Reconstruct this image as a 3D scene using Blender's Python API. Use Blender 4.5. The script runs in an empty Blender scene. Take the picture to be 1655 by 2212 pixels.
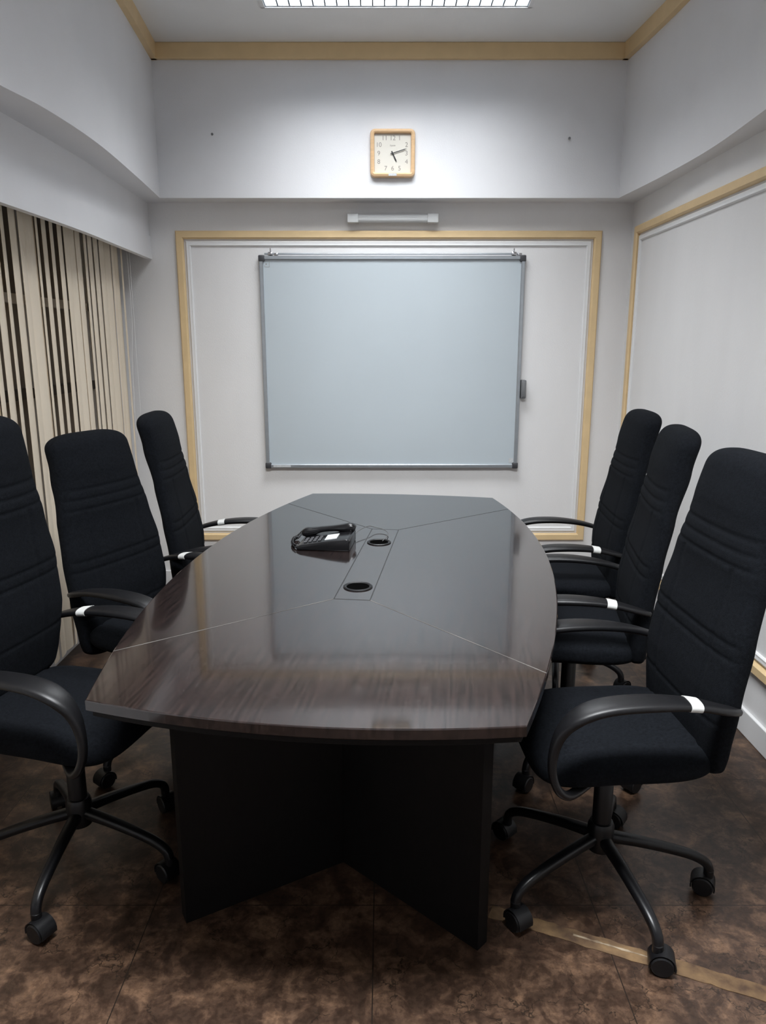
import bpy, bmesh, math, random
from mathutils import Vector, Matrix
random.seed(4)
C = bpy.context.scene.collection
pi = math.pi

# ------------------------------------------------------------------ materials
def new_mat(name):
    m = bpy.data.materials.new(name); m.use_nodes = True
    nt = m.node_tree
    return m, nt, nt.nodes['Principled BSDF']

def mat(name, col, rough=0.5, metal=0.0, var=0.0, vscale=8.0, bump=0.0, bscale=200.0,
        coat=0.0, emit=None, estr=0.0, sheen=0.0, spec=None, col2=None, stretch=None, transl=0.0):
    m, nt, b = new_mat(name)
    b.inputs['Base Color'].default_value = (*col, 1)
    b.inputs['Roughness'].default_value = rough
    b.inputs['Metallic'].default_value = metal
    b.inputs['Coat Weight'].default_value = coat
    b.inputs['Coat Roughness'].default_value = 0.08
    if spec is not None: b.inputs['Specular IOR Level'].default_value = spec
    if sheen:
        b.inputs['Sheen Weight'].default_value = sheen
        b.inputs['Sheen Roughness'].default_value = 0.5
    if emit:
        b.inputs['Emission Color'].default_value = (*emit, 1)
        b.inputs['Emission Strength'].default_value = estr
    tc = nt.nodes.new('ShaderNodeTexCoord')
    mp = nt.nodes.new('ShaderNodeMapping')
    nt.links.new(tc.outputs['Object'], mp.inputs['Vector'])
    if stretch: mp.inputs['Scale'].default_value = stretch
    r = None
    if var > 0 or col2:
        n = nt.nodes.new('ShaderNodeTexNoise'); n.inputs['Scale'].default_value = vscale
        n.inputs['Detail'].default_value = 6
        nt.links.new(mp.outputs[0], n.inputs['Vector'])
        r = nt.nodes.new('ShaderNodeValToRGB')
        r.color_ramp.elements[0].position = 0.3; r.color_ramp.elements[1].position = 0.7
        c2 = col2 if col2 else tuple(c*(1-var) for c in col)
        r.color_ramp.elements[0].color = (*c2, 1); r.color_ramp.elements[1].color = (*col, 1)
        nt.links.new(n.outputs['Fac'], r.inputs['Fac'])
        nt.links.new(r.outputs['Color'], b.inputs['Base Color'])
    if bump > 0:
        n2 = nt.nodes.new('ShaderNodeTexNoise'); n2.inputs['Scale'].default_value = bscale
        n2.inputs['Detail'].default_value = 3
        nt.links.new(mp.outputs[0], n2.inputs['Vector'])
        bp = nt.nodes.new('ShaderNodeBump'); bp.inputs['Strength'].default_value = bump
        bp.inputs['Distance'].default_value = 0.002
        nt.links.new(n2.outputs['Fac'], bp.inputs['Height'])
        nt.links.new(bp.outputs[0], b.inputs['Normal'])
    if transl > 0:
        tr = nt.nodes.new('ShaderNodeBsdfTranslucent')
        if r: nt.links.new(r.outputs['Color'], tr.inputs['Color'])
        else: tr.inputs['Color'].default_value = (*col, 1)
        ms = nt.nodes.new('ShaderNodeMixShader'); ms.inputs[0].default_value = transl
        out = nt.nodes['Material Output']
        nt.links.new(b.outputs[0], ms.inputs[1]); nt.links.new(tr.outputs[0], ms.inputs[2]); nt.links.new(ms.outputs[0], out.inputs['Surface'])
    return m

M_wall = mat('wall_paint', (0.78,0.78,0.795), 0.75, var=0.05, vscale=3, bump=0.25, bscale=160)
M_panel = mat('wall_covering', (0.78,0.77,0.765), 0.75, var=0.04, vscale=5, bump=0.35, bscale=260, stretch=(1,1,.35))
M_ceil = mat('ceiling_paint', (0.85,0.85,0.84), 0.85, var=0.03, vscale=4, bump=0.2, bscale=120)
M_orange = mat('tan_trim_paint', (0.76,0.56,0.31), 0.5, var=0.08, vscale=12)
M_white = mat('white_moulding', (0.80,0.80,0.80), 0.5, var=0.03)
M_alu = mat('aluminium', (0.42,0.45,0.48), 0.35, metal=0.7, var=0.08, vscale=30)
M_board = mat('whiteboard_enamel', (0.49,0.545,0.58), 0.32, var=0.03, vscale=2.5)
M_darkplastic = mat('black_plastic', (0.006,0.006,0.007), 0.40, var=0.2, vscale=60, bump=0.1, bscale=700, spec=.35)
M_greyplastic = mat('dark_grey_plastic', (0.05,0.05,0.055), 0.4, var=0.1)
M_basemetal = mat('black_metal', (0.005,0.005,0.006), 0.34, var=0.2, vscale=40, spec=.35)
M_chrome = mat('chrome', (0.6,0.6,0.62), 0.18, metal=1.0, var=0.05)
M_fabric = mat('black_fabric', (0.0078,0.0092,0.0120), 0.95, var=0.55, vscale=150, bump=0.9, bscale=700, spec=0.08)
M_tape = mat('white_tape', (0.6,0.6,0.58), 0.6, var=0.1, vscale=60)
M_blind = mat('blind_fabric', (0.97,0.87,0.72), 0.8, var=0.06, vscale=16, stretch=(.01,1,.01), transl=.30)
M_paper = mat('paper_label', (0.6,0.62,0.63), 0.6, var=0.2, vscale=120)
M_clockframe = mat('clock_wood_frame', (0.72,0.48,0.27), 0.45, var=0.12, vscale=20, stretch=(1,1,6))
M_clockface = mat('clock_face', (0.66,0.63,0.56), 0.5, var=0.02)
M_clockink = mat('clock_ink', (0.26,0.24,0.21), 0.6, var=0.05)
M_hand = mat('clock_hand_black', (0.01,0.01,0.012), 0.4, var=0.05)
M_diff = mat('lamp_diffuser', (0.66,0.67,0.67), 0.35, var=0.04)
M_glass = mat('night_glass', (0.30,0.28,0.26), 0.3, var=0.4, vscale=3)
M_wire = mat('grey_cable', (0.10,0.10,0.10), 0.45, var=0.1)
M_refl = mat('light_reflector', (0.60,0.66,0.72), 0.4, metal=0.2, var=0.03)
M_louvre = mat('louvre_metal', (0.10,0.12,0.14), 0.45, metal=0.2, var=0.05)
M_blade = mat('louvre_blade_metal', (0.04,0.047,0.057), 0.5, var=0.05, spec=.2)
M_tube = mat('lit_tube', (0.9,0.9,0.9), 0.4, emit=(0.9,0.95,1.0), estr=4, var=0.01)
M_holeshade = mat('grommet_hole_shade', (0.002,0.002,0.002), 0.9, var=0.1, spec=0.0)  # flat black stands in for the shade inside the cable hole

# espresso wood
def wood(name, c1, c2, rough, coat, spec=.5):
    m, nt, b = new_mat(name)
    tc = nt.nodes.new('ShaderNodeTexCoord'); mp = nt.nodes.new('ShaderNodeMapping')
    mp.inputs['Scale'].default_value = (30, 1.6, 8)
    nt.links.new(tc.outputs['Object'], mp.inputs['Vector'])
    n = nt.nodes.new('ShaderNodeTexNoise'); n.inputs['Scale'].default_value = 4; n.inputs['Detail'].default_value = 8
    nt.links.new(mp.outputs[0], n.inputs['Vector'])
    r = nt.nodes.new('ShaderNodeValToRGB')
    r.color_ramp.elements[0].position = .35; r.color_ramp.elements[0].color = (*c1, 1)
    r.color_ramp.elements[1].position = .7; r.color_ramp.elements[1].color = (*c2, 1)
    nt.links.new(n.outputs['Fac'], r.inputs['Fac']); nt.links.new(r.outputs[0], b.inputs['Base Color'])
    n2 = nt.nodes.new('ShaderNodeTexNoise'); n2.inputs['Scale'].default_value = 3; n2.inputs['Detail'].default_value = 5
    nt.links.new(tc.outputs['Object'], n2.inputs['Vector'])
    mr = nt.nodes.new('ShaderNodeMapRange'); mr.inputs['To Min'].default_value = rough*0.8; mr.inputs['To Max'].default_value = rough*1.3
    nt.links.new(n2.outputs['Fac'], mr.inputs['Value']); nt.links.new(mr.outputs[0], b.inputs['Roughness'])
    b.inputs['Coat Weight'].default_value = coat; b.inputs['Coat Roughness'].default_value = 0.055
    b.inputs['Specular IOR Level'].default_value = spec
    bp = nt.nodes.new('ShaderNodeBump'); bp.inputs['Strength'].default_value = .015; bp.inputs['Distance'].default_value = .001
    nt.links.new(n.outputs['Fac'], bp.inputs['Height']); nt.links.new(bp.outputs[0], b.inputs['Normal'])
    return m
M_wood = wood('espresso_veneer', (0.007,0.0050,0.0048), (0.023,0.0145,0.0130), 0.115, 0.7, .6)
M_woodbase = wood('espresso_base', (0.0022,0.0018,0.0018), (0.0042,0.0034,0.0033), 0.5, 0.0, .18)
M_groove = mat('dark_inlay', (0.004,0.003,0.003), 0.35, var=0.1)
M_seamglint = mat('seam_glint', (0.13,0.12,0.11), 0.5, vscale=9, col2=(0.025,0.022,0.02))  # reflection along the near inlay lines, painted in as a paler colour

# floor: brown marbled tiles with seams
def floor_mat():
    m, nt, b = new_mat('brown_marbled_tile'); L = nt.links.new
    tc = nt.nodes.new('ShaderNodeTexCoord')
    def noise(sc, det, dist=0, rg=.65):
        n = nt.nodes.new('ShaderNodeTexNoise'); n.inputs['Scale'].default_value = sc
        n.inputs['Detail'].default_value = det; n.inputs['Distortion'].default_value = dist
        n.inputs['Roughness'].default_value = rg
        L(tc.outputs['Object'], n.inputs['Vector']); return n
    n1 = noise(12, 12, .6, .62)
    r1 = nt.nodes.new('ShaderNodeValToRGB'); e = r1.color_ramp.elements
    e[0].position = .38; e[0].color = (.036,.021,.014,1)
    e[1].position = .64; e[1].color = (.135,.080,.050,1)
    k = e.new(.485); k.color = (.052,.030,.020,1)
    k = e.new(.52); k.color = (.078,.046,.030,1)
    k = e.new(.57); k.color = (.092,.055,.036,1)
    L(n1.outputs['Fac'], r1.inputs['Fac'])
    n3 = noise(45, 8, .2, .7)
    r3 = nt.nodes.new('ShaderNodeValToRGB'); e = r3.color_ramp.elements
    e[0].position = .44; e[0].color = (.6,.57,.55,1); e[1].position = .56; e[1].color = (1.12,1.1,1.05,1)
    L(n3.outputs['Fac'], r3.inputs['Fac'])
    mx = nt.nodes.new('ShaderNodeMix'); mx.data_type = 'RGBA'; mx.blend_type = 'MULTIPLY'; mx.inputs[0].default_value = .8
    L(r1.outputs[0], mx.inputs[6]); L(r3.outputs[0], mx.inputs[7])
    # thin veins
    nd = noise(4, 5, 0)
    va = nt.nodes.new('ShaderNodeVectorMath'); va.operation = 'SCALE'; va.inputs['Scale'].default_value = .35
    L(nd.outputs['Color'], va.inputs[0])
    vb = nt.nodes.new('ShaderNodeVectorMath'); vb.operation = 'ADD'
    L(tc.outputs['Object'], vb.inputs[0]); L(va.outputs[0], vb.inputs[1])
    vo = nt.nodes.new('ShaderNodeTexVoronoi'); vo.feature = 'DISTANCE_TO_EDGE'; vo.inputs['Scale'].default_value = 6
    L(vb.outputs[0], vo.inputs['Vector'])
    lt = nt.nodes.new('ShaderNodeMath'); lt.operation = 'LESS_THAN'; lt.inputs[1].default_value = .010
    L(vo.outputs['Distance'], lt.inputs[0])
    nv = noise(3.1, 2, 0)
    gt = nt.nodes.new('ShaderNodeMath'); gt.operation = 'GREATER_THAN'; gt.inputs[1].default_value = .48
    L(nv.outputs['Fac'], gt.inputs[0])
    vm = nt.nodes.new('ShaderNodeMath'); vm.operation = 'MULTIPLY'; L(lt.outputs[0], vm.inputs[0]); L(gt.outputs[0], vm.inputs[1])
    mv = nt.nodes.new('ShaderNodeMath'); mv.operation = 'MULTIPLY'; L(vm.outputs[0], mv.inputs[0]); mv.inputs[1].default_value = .75
    mx2 = nt.nodes.new('ShaderNodeMix'); mx2.data_type = 'RGBA'; L(mv.outputs[0], mx2.inputs[0])
    L(mx.outputs[2], mx2.inputs[6]); mx2.inputs[7].default_value = (.014,.009,.006,1)
    # tile seams  (0.6 m)
    sp = nt.nodes.new('ShaderNodeSeparateXYZ'); L(tc.outputs['Object'], sp.inputs[0])
    def seam(axis, off):
        a = nt.nodes.new('ShaderNodeMath'); a.operation = 'ADD'; a.inputs[1].default_value = off
        L(sp.outputs[axis], a.inputs[0])
        p = nt.nodes.new('ShaderNodeMath'); p.operation = 'PINGPONG'; p.inputs[1].default_value = .3
        L(a.outputs[0], p.inputs[0])
        l = nt.nodes.new('ShaderNodeMath'); l.operation = 'LESS_THAN'; l.inputs[1].default_value = .0014
        L(p.outputs[0], l.inputs[0]); return l
    s1 = seam(0, .6+.025+6); s2 = seam(1, 6+.06)
    ms = nt.nodes.new('ShaderNodeMath'); ms.operation = 'MAXIMUM'; L(s1.outputs[0], ms.inputs[0]); L(s2.outputs[0], ms.inputs[1])
    mx3 = nt.nodes.new('ShaderNodeMix'); mx3.data_type = 'RGBA'; L(ms.outputs[0], mx3.inputs[0])
    L(mx2.outputs[2], mx3.inputs[6]); mx3.inputs[7].default_value = (.016,.011,.008,1)
    L(mx3.outputs[2], b.inputs['Base Color'])
    mr = nt.nodes.new('ShaderNodeMapRange'); mr.inputs['To Min'].default_value = .22; mr.inputs['To Max'].default_value = .42
    L(n3.outputs['Fac'], mr.inputs['Value']); L(mr.outputs[0], b.inputs['Roughness'])
    bp = nt.nodes.new('ShaderNodeBump'); bp.inputs['Strength'].default_value = .10; bp.inputs['Distance'].default_value = .002
    L(n3.outputs['Fac'], bp.inputs['Height']); L(bp.outputs[0], b.inputs['Normal'])
    return m
M_floor = floor_mat()
M_worn = mat('worn_tan_strip', (0.19,0.120,0.060), 0.75, vscale=20, col2=(0.065,0.039,0.025), bump=.3, bscale=60, spec=.2)
M_wornlight = mat('worn_pale_strip', (0.34,0.28,0.20), 0.7, vscale=40, col2=(0.12,0.08,0.05), spec=.2)

# ------------------------------------------------------------------ geometry helpers
def mk(name, verts, faces, m, parent=None, smooth=False, loc=None, rot=None):
    me = bpy.data.meshes.new(name)
    me.from_pydata([tuple(v) for v in verts], [], faces); me.update()
    bm = bmesh.new(); bm.from_mesh(me)
    bmesh.ops.remove_doubles(bm, verts=bm.verts, dist=1e-6)
    bmesh.ops.recalc_face_normals(bm, faces=bm.faces); bm.to_mesh(me); bm.free()
    return mk_me(name, me, m, parent, smooth, loc, rot)

def mk_me(name, me, m, parent=None, smooth=False, loc=None, rot=None):
    me.materials.clear(); me.materials.append(m)
    if smooth:
        for p in me.polygons: p.use_smooth = True
        if smooth == 'auto':
            me.set_sharp_from_angle(angle=math.radians(40))
    ob = bpy.data.objects.new(name, me); C.objects.link(ob)
    if parent: ob.parent = parent
    if loc: ob.location = loc
    if rot: ob.rotation_euler = rot
    return ob

def empty(name, loc=(0,0,0), rot=(0,0,0), label=None, cat=None, group=None):
    e = bpy.data.objects.new(name, None); e.empty_display_size = .1
    e.location = loc; e.rotation_euler = rot; C.objects.link(e)
    if label: e['label'] = label
    if cat: e['category'] = cat
    if group: e['group'] = group
    return e

class MB:
    """mesh accumulator"""
    def __init__(s): s.v = []; s.f = []
    def add(s, v, f):
        o = len(s.v); s.v += [tuple(p) for p in v]; s.f += [tuple(i+o for i in q) for q in f]; return s
    def box(s, x0,x1,y0,y1,z0,z1, bev=0, M=None, seg=2):
        bm = bmesh.new()
        bmesh.ops.create_cube(bm, size=1)
        for v in bm.verts:
            v.co = Vector(((x0+x1)/2+v.co.x*(x1-x0), (y0+y1)/2+v.co.y*(y1-y0), (z0+z1)/2+v.co.z*(z1-z0)))
        if bev: bmesh.ops.bevel(bm, geom=list(bm.edges), offset=bev, segments=seg, profile=.5, affect='EDGES')
        if M is not None: bmesh.ops.transform(bm, matrix=M, verts=bm.verts)
        bm.verts.index_update()
        s.add([v.co[:] for v in bm.verts], [[v.index for v in f.verts] for f in bm.faces]); bm.free(); return s
    def lathe(s, prof, n=32, M=None):
        v = []; f = []
        for (r, z) in prof:
            for i in range(n):
                a = 2*pi*i/n; p = Vector((r*math.cos(a), r*math.sin(a), z))
                v.append((M @ p) if M is not None else p)
        for j in range(len(prof)-1):
            for i in range(n):
                f.append((j*n+i, j*n+(i+1)%n, (j+1)*n+(i+1)%n, (j+1)*n+i))
        f.append(tuple(range(n))[::-1]); f.append(tuple((len(prof)-1)*n+i for i in range(n)))
        return s.add(v, f)
    def rings(s, rings, closed_path=False, cap=True):
        n = len(rings[0]); v = [p for r in rings for p in r]; f = []
        m = len(rings)
        for j in range(m if closed_path else m-1):
            for i in range(n):
                a = j*n; b = ((j+1) % m)*n
                f.append((a+i, a+(i+1)%n, b+(i+1)%n, b+i))
        if cap and not closed_path:
            f.append(tuple(range(n))[::-1]); f.append(tuple((m-1)*n+i for i in range(n)))
        return s.add(v, f)
    def sweep(s, path, side=(0,1,0), n=14, power=2.0, cap=True):
        """path: list of (x,y,z,rw,rt)"""
        P = [Vector(p[:3]) for p in path]; rings = []
        sd = Vector(side)
        for i, p in enumerate(P):
            t = (P[min(i+1, len(P)-1)] - P[max(i-1, 0)]).normalized()
            w = (sd - t*sd.dot(t)).normalized(); nn = t.cross(w)
            rw, rt = path[i][3], path[i][4]; r = []
            for k in range(n):
                a = 2*pi*k/n; c, q = math.cos(a), math.sin(a)
                c = math.copysign(abs(c)**(2/power), c); q = math.copysign(abs(q)**(2/power), q)
                r.append(p + w*rw*c + nn*rt*q)
            rings.append(r)
        return s.rings(rings, cap=cap)
    def prism(s, pts, z0, z1):
        n = len(pts)
        v = [(x,y,z0) for x,y in pts] + [(x,y,z1) for x,y in pts]
        f = [tuple(range(n))[::-1], tuple(range(n, 2*n))] + [(i,(i+1)%n,n+(i+1)%n,n+i) for i in range(n)]
        return s.add(v, f)
    def obj(s, name, m, parent=None, smooth=False, loc=None, rot=None):
        return mk(name, s.v, s.f, m, parent, smooth, loc, rot)

def catmull(pts, sub=6):
    out = []; n = len(pts)
    for i in range(n-1):
        p0 = pts[max(i-1,0)]; p1 = pts[i]; p2 = pts[i+1]; p3 = pts[min(i+2,n-1)]
        for k in range(sub):
            t = k/sub
            out.append(tuple(.5*((2*b)+(-a+c)*t+(2*a-5*b+4*c-d)*t*t+(-a+3*b-3*c+d)*t**3) for a,b,c,d in zip(p0,p1,p2,p3)))
    out.append(tuple(pts[-1])); return out

def interp(tab, x):
    if x <= tab[0][0]: return tab[0][1]
    for (a, va), (b, vb) in zip(tab, tab[1:]):
        if x <= b:
            t = (x-a)/(b-a); t = t*t*(3-2*t)*.5 + t*.5
            return va+(vb-va)*t
    return tab[-1][1]

def struct(ob, label=None):
    ob['kind'] = 'structure'
    if label: ob['label'] = label
    return ob

# ------------------------------------------------------------------ room dimensions
XL, XR, YB, YF, ZC = -1.56, 1.43, 4.50, -1.6, 3.04
ZB = 2.281           # underside of the beams
YBB = 4.35           # front face of rear beam
struct(MB().box(XL-.15, XR+.15, YF-.1, YB+.12, -.08, 0).obj('floor', M_floor), 'dark brown marbled floor tiles')
struct(MB().box(XL-.15, XR+.15, YB, YB+.1, 0, ZC).obj('wall_back', M_panel), 'off-white textured wall behind the whiteboard')
struct(MB().box(XR, XR+.1, YF, YB, 0, ZC).obj('wall_right', M_panel), 'off-white textured side wall')
struct(MB().box(XL-.15, XR+.15, YF-.1, YF, 0, ZC).obj('wall_front', M_wall), 'plain off-white wall')
WY0, WY1, WZ0, WZ1 = 1.3, 4.15, .55, 2.2
wl = MB()
wl.box(XL-.1, XL, YF, WY0, 0, ZC); wl.box(XL-.1, XL, WY1, YB, 0, ZC)
wl.box(XL-.1, XL, WY0, WY1, 0, WZ0); wl.box(XL-.1, XL, WY0, WY1, WZ1, ZC)
struct(wl.obj('wall_left', M_wall), 'off-white wall with a wide window')
# ceiling with two openings for the recessed lights
FX0, FX1 = -.56, .685
F1 = (3.31, 3.91); F2 = (.75, 1.35)
ce = MB()
ce.box(XL-.15, FX0, YF, YB, ZC, ZC+.04); ce.box(FX1, XR+.15, YF, YB, ZC, ZC+.04)
ce.box(FX0, FX1, YF, F2[0], ZC, ZC+.04); ce.box(FX0, FX1, F2[1], F1[0], ZC, ZC+.04); ce.box(FX0, FX1, F1[1], YB, ZC, ZC+.04)
struct(ce.obj('ceiling', M_ceil), 'plain off-white ceiling')

# beams
Lc = catmull([(-1.226,YBB),(-1.175,3.75),(-1.14,3.2),(-1.15,2.77),(-1.19,2.5),(-1.25,2.0),(-1.27,1.0),(-1.27,YF)], 8)
Rc = catmull([(1.296,YBB),(1.335,3.8),(1.345,3.3),(1.31,2.8),(1.27,2.4),(1.25,1.8),(1.25,1.0),(1.25,YF)], 8)
struct(MB().box(XL, XR, YBB, YB, ZB, ZC).obj('trim_1', M_wall), 'boxed beam across the top of the wall')
struct(MB().prism(Lc+[(XL,YF),(XL,YBB)], ZB, ZC).obj('trim_2', M_wall, smooth='auto'), 'curved boxed beam above the window')
struct(MB().prism(Rc+[(XR,YF),(XR,YBB)], ZB, ZC).obj('trim_3', M_wall, smooth='auto'), 'curved boxed beam along the side wall')
# crown (tan)
struct(MB().box(-1.226, 1.296, YBB-.028, YBB, ZC-.078, ZC, bev=.004).obj('trim_4', M_orange), 'tan painted ceiling trim')
def crown(pts, d, name):
    inner = [(x+d, y) for x, y in pts]
    struct(MB().prism(pts+inner[::-1], ZC-.078, ZC).obj(name, M_orange), 'tan painted ceiling trim')
crown(Lc, .03, 'trim_5'); crown(Rc, -.03, 'trim_6')
# valance over window
vp = MB()
Vc = catmull([(-1.335,YB),(-1.315,3.9),(-1.30,3.4),(-1.315,2.8),(-1.34,2.2),(-1.35,1.2),(-1.35,YF)], 8)
vp.prism(Vc+[(x-.03,y) for x,y in Vc][::-1], 1.976, 2.103)
vp.prism([(x-.007,y) for x,y in Vc]+[(x-.03,y) for x,y in Vc][::-1], 2.103, ZB)
vp.prism([(x-.03,y) for x,y in Vc]+[(XL,YF),(XL,YB)], 2.2, ZB)
struct(vp.obj('trim_7', M_wall, smooth='auto'), 'curved white valance concealing the blind track')

# picture-frame mouldings
def ring_mould(name, mapf, a0, a1, z0, z1, prof, m, parent=None):
    loops = []
    for ins, h in prof:
        loops.append([Vector(mapf(a, z, h)) for a, z in ((a0+ins,z0+ins),(a1-ins,z0+ins),(a1-ins,z1-ins),(a0+ins,z1-ins))])
    b = MB(); b.rings(loops, closed_path=True)
    return b.obj(name, m, parent)
mapB = lambda a, z, h: (a, YB-h, z)
mapR = lambda a, z, h: (XR-h, a, z)
po = [(0,0),(0,.016),(.006,.022),(.036,.022),(.044,.014),(.044,0)]
pw = [(.055,0),(.055,.006),(.060,.011),(.070,.010),(.078,.011),(.083,.006),(.083,0)]
struct(ring_mould('trim_8', mapB, -1.19, 1.255, .30, 2.13, po, M_orange), 'tan painted wall frame moulding')
struct(ring_mould('trim_9', mapB, -1.19, 1.255, .30, 2.13, pw, M_white), 'white inner wall frame moulding')
struct(ring_mould('trim_10', mapR, .3, 4.40, .27, 2.14, po, M_orange), 'tan painted wall frame moulding')
struct(ring_mould('trim_11', mapR, .3, 4.40, .27, 2.14, pw, M_white), 'white inner wall frame moulding')
struct(MB().box(XR-.015, XR, YF, YB-.015, 0, .10, bev=.003).obj('baseboard_right', M_white), 'off-white baseboard')
struct(MB().box(XL, XR, YB-.015, YB, 0, .10, bev=.003).obj('baseboard_back', M_white), 'off-white baseboard')

# window
win = empty('window_1', (XL-.05, (WY0+WY1)/2, WZ0)); struct(win, 'wide window with pale frame, dark outside')
hw = (WY1-WY0)/2; hh = WZ1-WZ0
fr = MB(); t = .045
fr.box(-.03,.03,-hw,hw,0,t); fr.box(-.03,.03,-hw,hw,hh-t,hh)
for k in range(5):
    y = -hw+t/2+(2*hw-t)*k/4; fr.box(-.03,.03,y-t/2,y+t/2,t,hh-t)
fr.box(-.03,.03,-hw,hw,1.69-WZ0-.02,1.69-WZ0+.02)
fr.obj('window_frame', M_white, win)
fd = MB(); fd.box(-.03,.034,-hw+.01,hw-.01,1.28-WZ0-.02,1.28-WZ0+.025); fd.obj('window_rail', M_greyplastic, win)
MB().box(-.008,-.002,-hw+.02,hw-.02,.02,hh-.02).obj('window_pane', M_glass, win)

# vertical blind
bl = empty('vertical_blind', (-1.465, 2.9, .11), label='cream fabric vertical blind half open across the window', cat='blind')
sl = MB(); y = 1.35
k = 0
while y < 4.36:
    f = (y-2.7)/1.65
    al = 17.5 - 7*max(0, f) + random.uniform(-7, 6)
    if k % 6 == 2: al -= 18
    a = math.radians(al); w = .0440
    cx = random.uniform(-.006,.006)
    pts = []
    for j in range(7):
        u = -1+2*j/6; bow = .006*(1-u*u)
        pts.append((cx - math.sin(a)*u*w + bow*math.cos(a), (y-2.9) + math.cos(a)*u*w + bow*math.sin(a)))
    zt = 1.98
    back = [(px-.0012, py) for px, py in pts]
    sl.prism(pts+back[::-1], 0, zt)
    y += .073; k += 1
sl.obj('slats', M_blind, bl)
MB().box(-.022,.022,-1.6,1.5,1.985,2.03,bev=.003).obj('headrail', M_white, bl)
cd = MB()
cd.sweep([(.03+.012*math.sin(i*.3), 1.44+.004*math.sin(i), 1.98-i*.06, .0014,.0014) for i in range(20)], n=6)
cd.sweep([(.045, 1.46+.002*math.sin(i), 1.98-i*.06, .0014,.0014) for i in range(20)], n=6)
cd.obj('pull_cord', M_white, bl, smooth=True)

# ------------------------------------------------------------------ ceiling lights
def ceiling_light(fy, power, nd):
    w = (FX1-FX0)/2; d = (fy[1]-fy[0])/2
    root = empty('ceiling_light', ((FX0+FX1)/2, (fy[0]+fy[1])/2, ZC), label='recessed fluorescent ceiling light with metal louvres, lit', cat='light', group='ceiling lights')
    h = MB(); tk = .012
    h.box(-w+.001,w-.001,-d+.001,d-.001,.10,.11)
    h.box(-w+.001,-w+tk,-d+.001,d-.001,0,.10); h.box(w-tk,w-.001,-d+.001,d-.001,0,.10)
    h.box(-w+tk,w-tk,-d+.001,-d+tk,0,.10); h.box(-w+tk,w-tk,d-tk,d-.001,0,.10)
    h.obj('housing', M_refl, root)
    fz = MB()
    fz.box(-w-.012,w+.012,-d-.012,-d+.006,-.006,-.0005); fz.box(-w-.012,w+.012,d-.006,d+.012,-.006,-.0005)
    fz.box(-w-.012,-w+.006,-d,d,-.006,-.0005); fz.box(w-.006,w+.012,-d,d,-.006,-.0005)
    fz.obj('light_frame', M_white, root)
    lv = MB(); n = 22
    for i in range(1, n):
        x = -w+tk+(2*w-2*tk)*i/n; lv.box(x-.0030,x+.0030,-d+tk,d-tk,.000,.034)
    lv.obj('louvre', M_blade, root)
    lv = MB()
    for i in range(1, nd):
        yy = -d+2*d*i/nd; lv.box(-w+tk,w-tk,yy-.003,yy+.003,.004,.038)
    lv.obj('cross_louvre', M_louvre, root)
    for i in range(3):
        yy = -d+2*d*(i+.5)/3
        tb = MB(); tb.sweep([(-w+.03,0,0,.013,.013),(w-.03,0,0,.013,.013)], n=16)
        tb.obj('fluorescent_tube', M_tube, root, smooth='auto', loc=(0,yy,.06))
    ld = bpy.data.lights.new('ceiling_lamp', 'AREA'); ld.shape = 'RECTANGLE'; ld.size = 2*w-.04; ld.size_y = 2*d-.04
    ld.energy = power; ld.color = (.95,.975,1.0); ld.spread = math.radians(170)
    lo = bpy.data.objects.new('light_source', ld); C.objects.link(lo); lo.parent = root; lo.location = (0,0,.0425)
    return root
ceiling_light(F1, 78, 7)
ceiling_light(F2, 215, 3)

# ------------------------------------------------------------------ whiteboard
wx0, wx1, wz0, wz1 = -.712, .818, .762, 1.992
wb = empty('whiteboard', ((wx0+wx1)/2, YB, wz0), label='blank whiteboard in silver aluminium frame hung on the wall', cat='whiteboard')
W = (wx1-wx0)/2; H = wz1-wz0
MB().box(-W+.01, W-.01, -.026, -.008, .01, H-.01).obj('writing_surface', M_board, wb)
mapW = lambda a, z, h: (a, -h, z)
ring_mould('frame', mapW, -W, W, 0, H, [(0,.002),(0,.034),(.004,.038),(.018,.038),(.022,.034),(.022,.027),(.022,.002)], M_alu, wb)
for sx, sz in ((-1,0),(1,0),(-1,1),(1,1)):
    b = MB(); x = sx*W; z = sz*H
    b.box(min(x-sx*.032,x+sx*.004), max(x-sx*.032,x+sx*.004), -.042, -.001, min(z-.004 if not sz else z-.032, z+.004), max(z+.032 if not sz else z+.004, z), bev=.006)
    b.obj('corner_cap', M_greyplastic, wb, smooth='auto')
rod = MB(); rod.sweep([(-W+.03,-.02,H+.012,.005,.005),(W-.03,-.02,H+.012,.005,.005)], n=10)
rod.obj('hanging_rail', M_alu, wb, smooth='auto')
for sx, xx in ((-1,-W+.065),(1,W-.065)):
    b = MB(); b.box(xx-.014, xx+.014, -.03, -.002, H+.004, H+.022, bev=.003)
    b.sweep(catmull([(xx,-.006,H+.02,.004,.004),(xx,-.02,H+.03,.004,.004),(xx,-.026,H+.042,.003,.003)],4), side=(1,0,0), n=8)
    b.box(xx+.02, xx+.045, -.03, -.01, H+.002, H+.016, bev=.003)
    b.obj('hanging_hook', M_chrome, wb, smooth='auto')
MB().box(-W+.045,-W+.15,-.0395,-.038,.005,.016).obj('sticker', M_paper, wb)
MB().box(W-.052,W-.025,-.0275,-.026,.03,.058).obj('sticker', M_paper, wb)
st = MB()
for (a0,a1,b0,b1) in ((0,.028,0,.0015),(0,.0015,0,.01),(.0265,.028,0,.028),(0.006,.012,.014,.02)):
    st.box(-W+.03+a0,-W+.03+a1,-.0270,-.026,H-.062+b0,H-.062+b1)
st.obj('printed_mark', M_clockink, wb)
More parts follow.
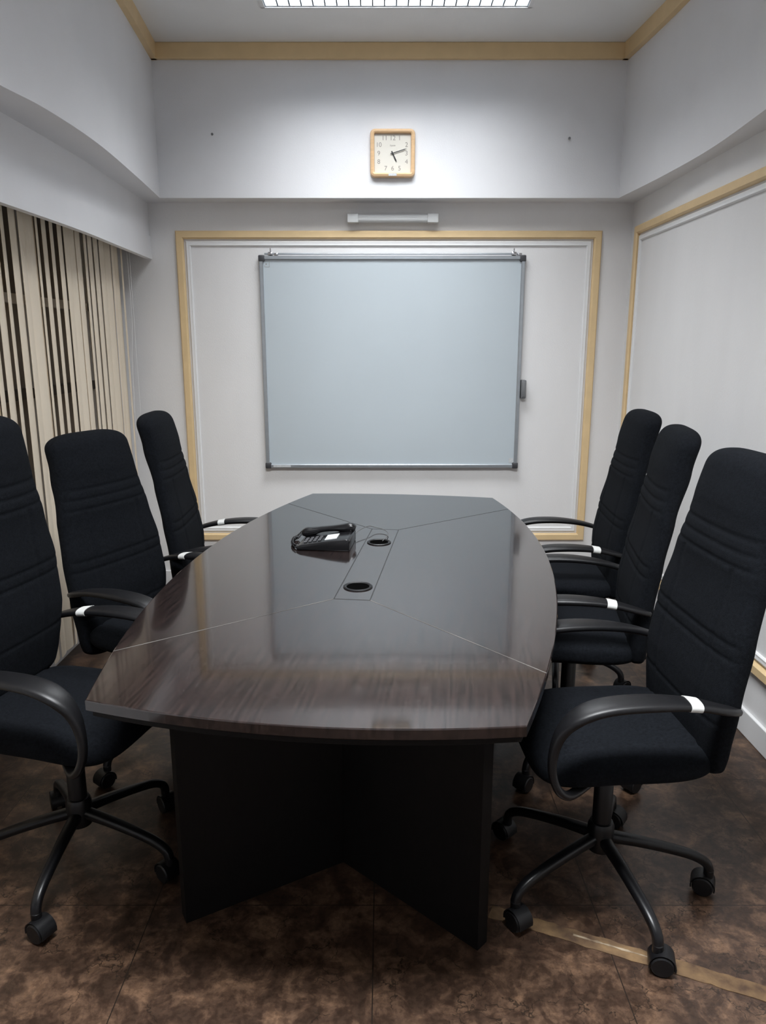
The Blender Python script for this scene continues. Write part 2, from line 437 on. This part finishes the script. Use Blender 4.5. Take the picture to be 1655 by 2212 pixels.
er = MB(); er.box(-.014,.016,-.045,-.0005,-.055,.055,bev=.006)
er.box(-.010,.012,-.051,-.044,-.045,.045,bev=.003)
M_eraser = mat('grey_plastic', (0.16,0.165,0.17), 0.45, var=0.1)
eo = er.obj('whiteboard_eraser', M_eraser, smooth='auto', loc=(wx1+.018, YB, 1.235))
eo['label'] = 'grey eraser clipped beside the whiteboard frame'; eo['category'] = 'eraser'

# ------------------------------------------------------------------ clock
def rrect(w, h, r, n=8):
    p = []
    for cx, cy, a0 in ((w-r,h-r,0),(-w+r,h-r,90),(-w+r,-h+r,180),(w-r,-h+r,270)):
        for k in range(n+1):
            a = math.radians(a0+90*k/n); p.append((cx+r*math.cos(a), cy+r*math.sin(a)))
    return p
ck = empty('wall_clock', (.052, YBB, 2.382), label='square wall clock with light wood frame and cream dial', cat='clock')
cz = .1215; hwid = .1215
loops = []
for off, h in ((0,0.002),(0,.020),(.004,.030),(.014,.034),(.021,.030),(.023,.014),(.023,.002)):
    loops.append([(x, -h, cz+z) for x, z in rrect(hwid-off, hwid-off, max(.026-off,.008))])
MB().rings(loops, closed_path=True).obj('clock_frame', M_clockframe, ck, smooth='auto')
fc = MB(); pts = rrect(hwid-.022, hwid-.022, .008); fc.rings([[(x,-.002,cz+z) for x,z in pts],[(x,-.014,cz+z) for x,z in pts]])
fc.obj('clock_face', M_clockface, ck)
def text_mesh(items, name, m, parent):
    """items: (string,size,x,z)"""
    for s, size, x, z in items:
        cu = bpy.data.curves.new('t', 'FONT'); cu.body = s; cu.size = size; cu.align_x = 'CENTER'; cu.align_y = 'CENTER'
        ob = bpy.data.objects.new('t', cu); C.objects.link(ob)
        bpy.context.view_layer.update(); dg = bpy.context.evaluated_depsgraph_get()
        me = bpy.data.meshes.new_from_object(ob.evaluated_get(dg))
        v = [(q.co.x+x, -.0148, cz+q.co.y+z) for q in me.vertices]; f = [tuple(p.vertices) for p in me.polygons]
        bpy.data.objects.remove(ob); bpy.data.meshes.remove(me)
        mk(name, v, f, m, parent)
R = .078
items = []
pos = {12:(0,1),1:(.5,1),2:(1,.56),3:(1,0),4:(1,-.56),5:(.5,-1),6:(0,-1),7:(-.5,-1),8:(-1,-.56),9:(-1,0),10:(-1,.56),11:(-.58,1)}
for n_, (a, b) in pos.items(): items.append((str(n_), .033, a*R*.96, b*R*.97))
text_mesh(items, 'numeral', M_clockink, ck)
text_mesh([('Ajanta', .012, 0, .04)], 'brand_lettering', M_clockink, ck)
def hand(L, w, ang, h, nm):
    b = MB(); a = math.radians(ang); d = Vector((math.sin(a),0,math.cos(a))); p = Vector((math.cos(a),0,-math.sin(a)))
    c = Vector((0,-h,cz)); q = [c-d*.012-p*w, c-d*.012+p*w, c+d*L*.8+p*w, c+d*L, c+d*L*.8-p*w]
    b.rings([q,[v+Vector((0,-.001,0)) for v in q]]); return b.obj(nm, M_hand, ck)
hand(.050,.0032,154,.017,'hour_hand'); hand(.082,.0020,73,.0195,'minute_hand')
MB().lathe([(.004,0),(.004,.004)],16,Matrix.Translation((0,-.018,cz)) @ Matrix.Rotation(pi/2,4,'X')).obj('hand_hub', M_hand, ck)
MB().box(-.022,.022,-.0350,-.0335,.005,.018).obj('sticker', M_paper, ck)

# ------------------------------------------------------------------ wall strip lamp
lp = empty('wall_lamp', (.056, YB, 2.168), label='unlit white strip light fixture with ribbed diffuser', cat='lamp')
MB().box(-.25,.25,-.045,-.001,.006,.040,bev=.003).obj('lamp_body', M_white, lp)
rb = MB()
prof = []
for k in range(40):
    a = pi*k/39; r = .022+(.0012 if k % 2 else 0); prof.append((-.046-r*math.sin(a)*.9, .023+r*math.cos(a)))
prof += [(-.044,.003),(-.044,.043)]
rb.rings([[(x, py, pz) for py, pz in prof] for x in (-.195,.195)])
rb.obj('ribbed_diffuser', M_diff, lp)
for sx in (-1,1):
    MB().box(min(sx*.195,sx*.257),max(sx*.195,sx*.257),-.068,-.001,-.001,.047,bev=.004).obj('end_cap', M_diff, lp, smooth='auto')

# nails in the upper wall
for i,(x,z) in enumerate(((-.92,2.60),(1.005,2.58))):
    b = MB().lathe([(.003,-.004),(.003,.010),(.0065,.011),(.0065,.014)],12,Matrix.Rotation(pi/2,4,'X'))
    o = b.obj('nail', M_eraser, loc=(x,YBB,z)); o['label'] = 'small dark nail in the upper wall'; o['category']='nail'; o['group']='wall nails'

# ------------------------------------------------------------------ table
TA = -math.radians(6.8)
tb = empty('conference_table', (-.042, 2.545, 0), (0,0,TA), label='boat-shaped dark espresso conference table with glossy top', cat='table')
def outline(ins, n=40):
    pts = []
    Ye, bow = 1.14, .055
    hX = lambda Y: (.63 - (.160 if Y < 0 else .172)*(Y/Ye)**2) - ins
    ye = Ye-ins
    for i in range(n+1):
        Y = -ye+2*ye*i/n; pts.append((hX(Y), Y))
    xe = hX(ye)
    for i in range(1, 24):
        X = xe-2*xe*i/24; pts.append((X, ye+bow*.6*(1-(X/xe)**2)))
    for i in range(n+1):
        Y = ye-2*ye*i/n; pts.append((-hX(Y), Y))
    xe = hX(-ye)
    for i in range(1, 24):
        X = -xe+2*xe*i/24; pts.append((X, -ye-bow*(1-(X/xe)**2)))
    return pts
tt = MB()
tt.rings([[(x,y,z) for x,y in outline(i_)] for i_, z in ((.002,.7245),(0,.7265),(0,.7475),(.0008,.7492),(.0028,.75))])
tt.obj('tabletop', M_wood, tb)      # flat shaded: perfectly level top
te = MB(); te.rings([[(x,y,z) for x,y in outline(i_)] for i_, z in ((.014,.706),(.012,.708),(.012,.7245))])
te.obj('edge_band', M_woodbase, tb)
# inlay lines
def line(gl, a, b_, w=.0016, z=.7504):
    a = Vector((*a,0)); b_ = Vector((*b_,0)); d = (b_-a).normalized(); p = Vector((-d.y,d.x,0))*w
    q = [a-p, a+p, b_+p, b_-p]
    gl.rings([[ (v.x,v.y,.7495) for v in q],[(v.x,v.y,z) for v in q]])
rx, ry = .055, .435
gl = MB()
line(gl,(-rx,-ry),(rx,-ry)); line(gl,(-rx,ry),(rx,ry)); line(gl,(-rx,-ry),(-rx,ry)); line(gl,(rx,-ry),(rx,ry))
for sx in (-1,1): line(gl,(sx*rx,ry),(sx*.522,.885))
gl.obj('inlay_line', M_groove, tb)
for sx in (-1,1):
    g2 = MB(); line(g2,(sx*rx,-ry),(sx*.532,-.885),w=.0017); g2.obj('inlay_line', M_seamglint, tb)  # near diagonals carry the painted reflection
for yy in (-.315,.225):
    g = MB(); prof = [(.0465,-.001),(.0465,.002),(.043,.004),(.038,.003),(.036,.0012),(.036,-.001)]
    g.rings([[(r*math.cos(2*pi*i/40), r*math.sin(2*pi*i/40), z) for i in range(40)] for r, z in prof], closed_path=True)
    go = g.obj('grommet', M_darkplastic, tb, smooth='auto', loc=(0,yy,.7505))
    MB().lathe([(.0365,-.001),(.0365,.0006)],40).obj('grommet_hole_shade', M_holeshade, go)  # disc laid on the uncut top, hole's darkness painted on
# base : V-shaped panel pedestals joined by a spine
def vpanel(a, b_, th=.02):
    a = Vector((*a,0)); b_ = Vector((*b_,0)); d = (b_-a).normalized(); p = Vector((-d.y,d.x,0))*th
    bb = MB(); q = [a-p, a+p, b_+p, b_-p]
    bb.prism([(v.x,v.y) for v in q], 0, .7065); return bb
for sy in (-1,1):
    for sx in (-1,1):
        vpanel((sx*(.405 if sx > 0 else .385), sy*.905),(sx*.005, sy*.615)).obj('base_panel', M_woodbase, tb)
vpanel((0,-.60),(0,.60)).obj('base_panel', M_woodbase, tb)

# ------------------------------------------------------------------ chair
def build_chair():
    root = empty('office_chair', label='', cat='chair', group='high-back office chairs around the table')
    # backrest
    wt = [(.44,.195),(.52,.215),(.66,.233),(.80,.232),(.93,.215),(1.04,.195),(1.14,.184),(1.235,.180)]
    xt = [(.44,-.205),(.55,-.205),(.66,-.208),(.80,-.228),(.95,-.258),(1.10,-.292),(1.235,-.322)]
    tt_ = [(.44,.034),(.6,.045),(.75,.043),(.95,.040),(1.1,.047),(1.235,.047)]
    zs = [.44+.0045*i for i in range(int((1.178-.44)/.0045)+1)]
    z1 = zs[-1]; rt = 1.235-z1
    zs += [z1+rt*math.sin(pi/2*i/16) for i in range(1,17)]
    zb = .48
    rings = []
    N = 96
    for z in zs:
        w = interp(wt,z); th = interp(tt_,z); xc = interp(xt,z)
        if z > z1:
            u = (z-z1)/rt; w *= max(1-u**2.4,0)**(1/3.2)*.90+.10 if u<1 else .10; th *= max(1-u**2.6,0)**(1/2.2)*.93+.07
        if z < zb:
            u = (zb-z)/(zb-.44); w *= (1-u**2.5*.9)**(1/2.5) if u<1 else .4; th *= (1-u**2*.8)**.5
        r = []
        for k in range(N):
            a = 2*pi*k/N; c, s_ = math.cos(a), math.sin(a)
            y = w*math.copysign(abs(s_)**(2/3.2), s_); x = th*math.copysign(abs(c)**(2/3.0), c)
            g = 0
            if c > 0:
                fade = min(1, (w-abs(y))/.03) if w > .03 else 0
                for z0, dpt, wd in ((1.045,.0032,.006),(1.01,.0032,.006),(.975,.0032,.006),(.80,.0032,.006),(.765,.0032,.006),(.60,.0025,.006)):
                    g += dpt*math.exp(-((z-z0-.003*(y/.2)**2)/wd)**2)
                if z < .97: g += .004*math.exp(-((abs(y)-.125)/.006)**2)
                g *= .4+.6*max(fade,0)
                dome = 1-(y/w)**2 if w > .01 else 0
                kk = max(-1, min(1, (z-.98)/.12))
                x += .006*dome*(kk if kk > 0 else kk*1.2)
            r.append((xc+x-g, y, z))
        rings.append(r)
    MB().rings(rings).obj('backrest', M_fabric, root, smooth=True)
    # seat
    rings = []; N = 64
    for i in range(57):
        q = -1+2*i/56; e = math.sin(q*pi/2); xx = .005+.235*e
        f = max(max(1-abs(e)**3.6,0)**(1/3.0), .03)
        w = .218*max(1-abs(e)**5,0)**(1/4)*.97+.218*.03
        th = .056*f
        zc_ = .480 - .022*max(e,0)**2 + .006*max(-e,0)**2
        r = []
        for k in range(N):
            a = 2*pi*k/N; c, s_ = math.cos(a), math.sin(a)
            y = w*math.copysign(abs(c)**(2/3.6), c); z = th*math.copysign(abs(s_)**(2/2.8), s_)
            if s_ > 0:
                z -= .006*math.exp(-((abs(y)-.15)/.006)**2)*f
                z -= .010*(1-(y/.218)**2)*f*(1-e*e)
            else: z *= .92
            r.append((xx, y, zc_+z))
        rings.append(r)
    MB().rings(rings).obj('seat', M_fabric, root, smooth=True)
    # armrests
    for sgn in (1,-1):
        Y = .243*sgn
        base = [(-.222,Y*.93,.650,.012,.009),(-.18,Y,.664,.019,.010),(-.10,Y,.681,.028,.011),(0,Y*1.01,.688,.036,.0125),
                (.10,Y*1.01,.682,.037,.0130),(.165,Y*1.01,.660,.033,.0135),(.205,Y,.618,.021,.0130),(.222,Y,.56,.013,.011),
                (.220,Y,.505,.012,.010),(.200,Y*.99,.460,.012,.010),(.16,Y*.88,.436,.013,.009),(.07,Y*.5,.428,.018,.008)]
        pa = catmull(base, 6)
        ao = MB().sweep(pa, side=(0,1,0), n=18, power=2.6).obj('armrest', M_darkplastic, root, smooth=True)
        if sgn == 1:
            tp = [(x,y,z,rw+.0014,rt_+.0012) for x,y,z,rw,rt_ in pa if -.118 < x < -.070 and z > .6]
            MB().sweep(tp, side=(0,1,0), n=18, power=2.6).obj('white_tape', M_tape, ao, smooth='auto')
    # mechanism + lift
    mc = MB(); mc.box(-.10,.09,-.075,.075,.400,.432,bev=.008); mc.box(-.225,-.09,-.035,.035,.408,.424,bev=.004)
    mc.box(-.262,-.225,-.035,.035,.408,.60,bev=.004)
    mc.obj('tilt_mechanism', M_basemetal, root, smooth='auto')
    MB().lathe([(.0135,.25),(.0135,.415)],20).obj('gas_lift', M_chrome, root, smooth='auto')
    MB().lathe([(.020,.20),(.026,.205),(.026,.370),(.023,.375),(.015,.376)],24).obj('lift_cover', M_darkplastic, root, smooth='auto')
    # base
    sb = MB(); sb.lathe([(.024,.115),(.034,.122),(.036,.135),(.036,.195),(.031,.207),(.022,.21)],28)
    for k in range(5):
        a = math.radians(72*k); c, s_ = math.cos(a), math.sin(a)
        prof = [(.02,.160,.018,.016),(.10,.150,.017,.014),(.19,.133,.015,.013),(.255,.116,.014,.013),(.29,.095,.013,.013),(.30,.073,.013,.013)]
        sb.sweep(catmull([(r*c, r*s_, z, w, t2) for r,z,w,t2 in prof],6), side=(-s_,c,0), n=14, power=2.6)
    so = sb.obj('star_base', M_basemetal, root, smooth='auto')
    cme = None
    for k in range(5):
        a = math.radians(72*k)
        if cme is None:
            b = MB()
            for sy in (-1,1):
                b.lathe([(.010,-.009),(.024,-.009),(.0275,-.006),(.0275,.006),(.024,.009),(.010,.009)],28,
                        Matrix.Translation((.012,sy*.0155,.0276)) @ Matrix.Rotation(pi/2,4,'X'))
            rr = []
            for j in range(13):
                th_ = pi*(-.08+1.16*j/12); ro, ri = .0325, .029
                rr.append([(.012+r_*math.cos(th_), y_, .0276+r_*math.sin(th_)) for r_, y_ in ((ri,-.021),(ro,-.023),(ro,.023),(ri,.021))])
            b.rings(rr)
            b.box(-.008,.026,-.005,.005,.014,.056)
            b.lathe([(.0125,.052),(.0135,.056),(.0135,.074),(.009,.078)],18,Matrix.Translation((0,0,0)))
            co = b.obj('caster', M_darkplastic, so, smooth='auto'); cme = co.data
        else:
            co = bpy.data.objects.new('caster', cme); C.objects.link(co); co.parent = so
        co.location = (.30*math.cos(a), .30*math.sin(a), 0); co.rotation_euler = (0,0,a+1.1+k*1.7)
    return root

def copy_tree(ob, parent=None):
    n = ob.copy(); C.objects.link(n)
    if parent is not None: n.parent = parent
    for ch in list(ob.children):
        copy_tree(ch, n)
    return n

proto = build_chair()
chairs = [proto]
for i in range(5): chairs.append(copy_tree(proto))
# x, y, facing deg, lift, base rotation, extra back lift, back tilt (deg)
spec = [
 (-.893,1.930,-14, .004, -90, .055, 6.5),
 (-.790,2.56,-24, .00, 20, -.045, 0),
 (-.650,3.15,  2, .00, 50, -.015, 0),
 ( .608,1.82,183, .000, -78, .002, 0),
 ( .680,2.52,170, .00, 15, -.003, 0),
 ( .785,3.16,176, .00, -30, -.008, 0),
]
labels = ['black fabric high-back office chair near the window blinds',
 'black high-back office chair turned slightly away from the table',
 'black high-back office chair between blinds and whiteboard wall',
 'black high-back office chair at the table corner, armrest taped',
 'black high-back office chair tucked between two others',
 'black high-back office chair near the whiteboard wall corner']
for ch, (x,y,fa,lift,br,bl_,tilt), nt_ in zip(chairs, spec, labels):
    ch.location = (x,y,0); ch.rotation_euler = (0,0,math.radians(fa)); ch['label'] = nt_
    for c_ in ch.children:
        nm = c_.name.split('.')[0]
        if nm in ('backrest','seat','armrest','tilt_mechanism','gas_lift'): c_.location.z += lift
        if nm == 'backrest':
            c_.location.z += bl_
            if tilt:
                c_.rotation_euler = (0, math.radians(tilt), 0); c_.location.x -= .47*math.sin(math.radians(tilt)); c_.location.z -= .014
        if nm == 'star_base': c_.rotation_euler = (0,0,math.radians(br-fa))

# ------------------------------------------------------------------ telephone
ph = empty('telephone', (-.215, 2.735, .7505), (0,0,math.radians(-96)), label='black corded desk telephone on the conference table', cat='telephone')
side = [(-.10,0),(.10,0),(.10,.040),(.090,.046),(.03,.038),(-.085,.019),(-.10,.012)]
bm = bmesh.new()
vs = [[bm.verts.new((x,y,z)) for y,z in side] for x in (-.088,.088)]
bm.faces.new(vs[0]); bm.faces.new(vs[1][::-1])
for i in range(len(side)):
    j = (i+1)%len(side); bm.faces.new((vs[0][i],vs[1][i],vs[1][j],vs[0][j]))
bmesh.ops.recalc_face_normals(bm, faces=bm.faces)
bmesh.ops.bevel(bm, geom=list(bm.edges), offset=.004, segments=3, profile=.5, affect='EDGES')
me = bpy.data.meshes.new('phone_body'); bm.to_mesh(me); bm.free()
M_gloss = mat('glossy_black_plastic', (0.006,0.006,0.007), 0.22, var=0.1)
mk_me('phone_body', me, M_gloss, ph, smooth='auto')
sl_ = math.atan2(.019,.115)
Mk = Matrix.Translation((0.03,-.03,.0285)) @ Matrix.Rotation(sl_,4,'X')
kp = MB()
for i in range(3):
    for j in range(4):
        kp.box(-.03+i*.024,-.015+i*.024,-.047+j*.018,-.035+j*.018,0,.0050,bev=.0015,M=Mk)
M_key = mat('grey_keys', (.07,.07,.075), .4, var=.1)
kp.obj('keypad', M_key, ph, smooth='auto')
MB().box(-.030,.040,.034,.080,.0,.0025,M=Matrix.Translation((0.02,-.03,.0280))@Matrix.Rotation(sl_,4,'X')).obj('paper_label', M_paper, ph)
hs = MB()
hs.sweep(catmull([(-.062,-.104,.028,.020,.010),(-.062,-.090,.032,.023,.018),(-.062,-.062,.037,.021,.015),(-.062,-.03,.045,.017,.011),
                  (-.062,.02,.051,.017,.011),(-.062,.055,.053,.021,.015),(-.062,.085,.055,.023,.018),(-.062,.102,.051,.020,.010)],5), side=(1,0,0), n=16, power=3)
hs.obj('handset', M_gloss, ph, smooth=True)
cc = MB(); pth = []
ctrl = catmull([(-.06,-.10,.036),(-.065,-.125,.012),(-.04,-.135,.010),(0.0,-.132,.009),(.04,-.122,.009),(.07,-.104,.010)],24)
for i,(x,y,z) in enumerate(ctrl):
    a = i*.95; pth.append((x+.0065*math.cos(a)*.4, y+.0065*math.cos(a), z+.0065*math.sin(a), .0019,.0019))
cc.sweep(pth, side=(0,0,1), n=6); cc.obj('coiled_cord', M_darkplastic, ph, smooth=True)
cb = MB().sweep(catmull([(x,y,z,.0016,.0016) for x,y,z in ((-.114,2.80,.765),(-.10,2.86,.772),(-.06,2.93,.775),(-.03,2.95,.765),(.005,2.93,.760),(.02,2.88,.757),(.012,2.82,.757),(-.002,2.775,.7545))],6), side=(0,0,1), n=6)
co = cb.obj('telephone_cable', M_wire, smooth=True); co['label'] = 'thin grey cable running into the table grommet'; co['category'] = 'cable'

# floor strip
b = MB(); n = 60
a0 = Vector((.29,1.715)); a1 = Vector((1.30,1.285)); d = (a1-a0).normalized(); p = Vector((-d.y,d.x))
top = []; bot = []
for i in range(n+1):
    c_ = a0+(a1-a0)*i/n
    top.append(c_+p*(.026+random.uniform(-.003,.002))); bot.append(c_-p*(.020+random.uniform(-.002,.003)))
b.prism([(v.x,v.y) for v in bot+top[::-1]], .0004, .0014)
o = b.obj('floor_strip', M_worn); o['label'] = 'worn tan adhesive strip stuck across the floor tiles'; o['category'] = 'floor strip'
b = MB(); top=[];bot=[]
for i in range(17):
    c_ = a0+(a1-a0)*(.20+.22*i/16)
    top.append(c_+p*(.009+random.uniform(-.0015,.0015))); bot.append(c_+p*(.004+random.uniform(-.0015,.0015)))
b.prism([(v.x,v.y) for v in bot+top[::-1]], .0012, .0018)
b.obj('pale_tear', M_wornlight, o)

# ------------------------------------------------------------------ world, camera
w = bpy.data.worlds.new('World'); bpy.context.scene.world = w; w.use_nodes = True
w.node_tree.nodes['Background'].inputs[0].default_value = (.02,.025,.03,1)
cam = bpy.data.cameras.new('Camera'); cam.sensor_fit = 'VERTICAL'; cam.sensor_height = 36; cam.lens = 1600/2212*36
cam.clip_start = .05
co = bpy.data.objects.new('Camera', cam); C.objects.link(co)
co.location = (0,0,1.5)
co.rotation_euler = (math.radians(90-12.8), 0, 0)
bpy.context.scene.camera = co
try:
    bpy.context.scene.view_settings.view_transform = 'Standard'
    bpy.context.scene.view_settings.look = 'None'
except Exception as ex: print(ex)
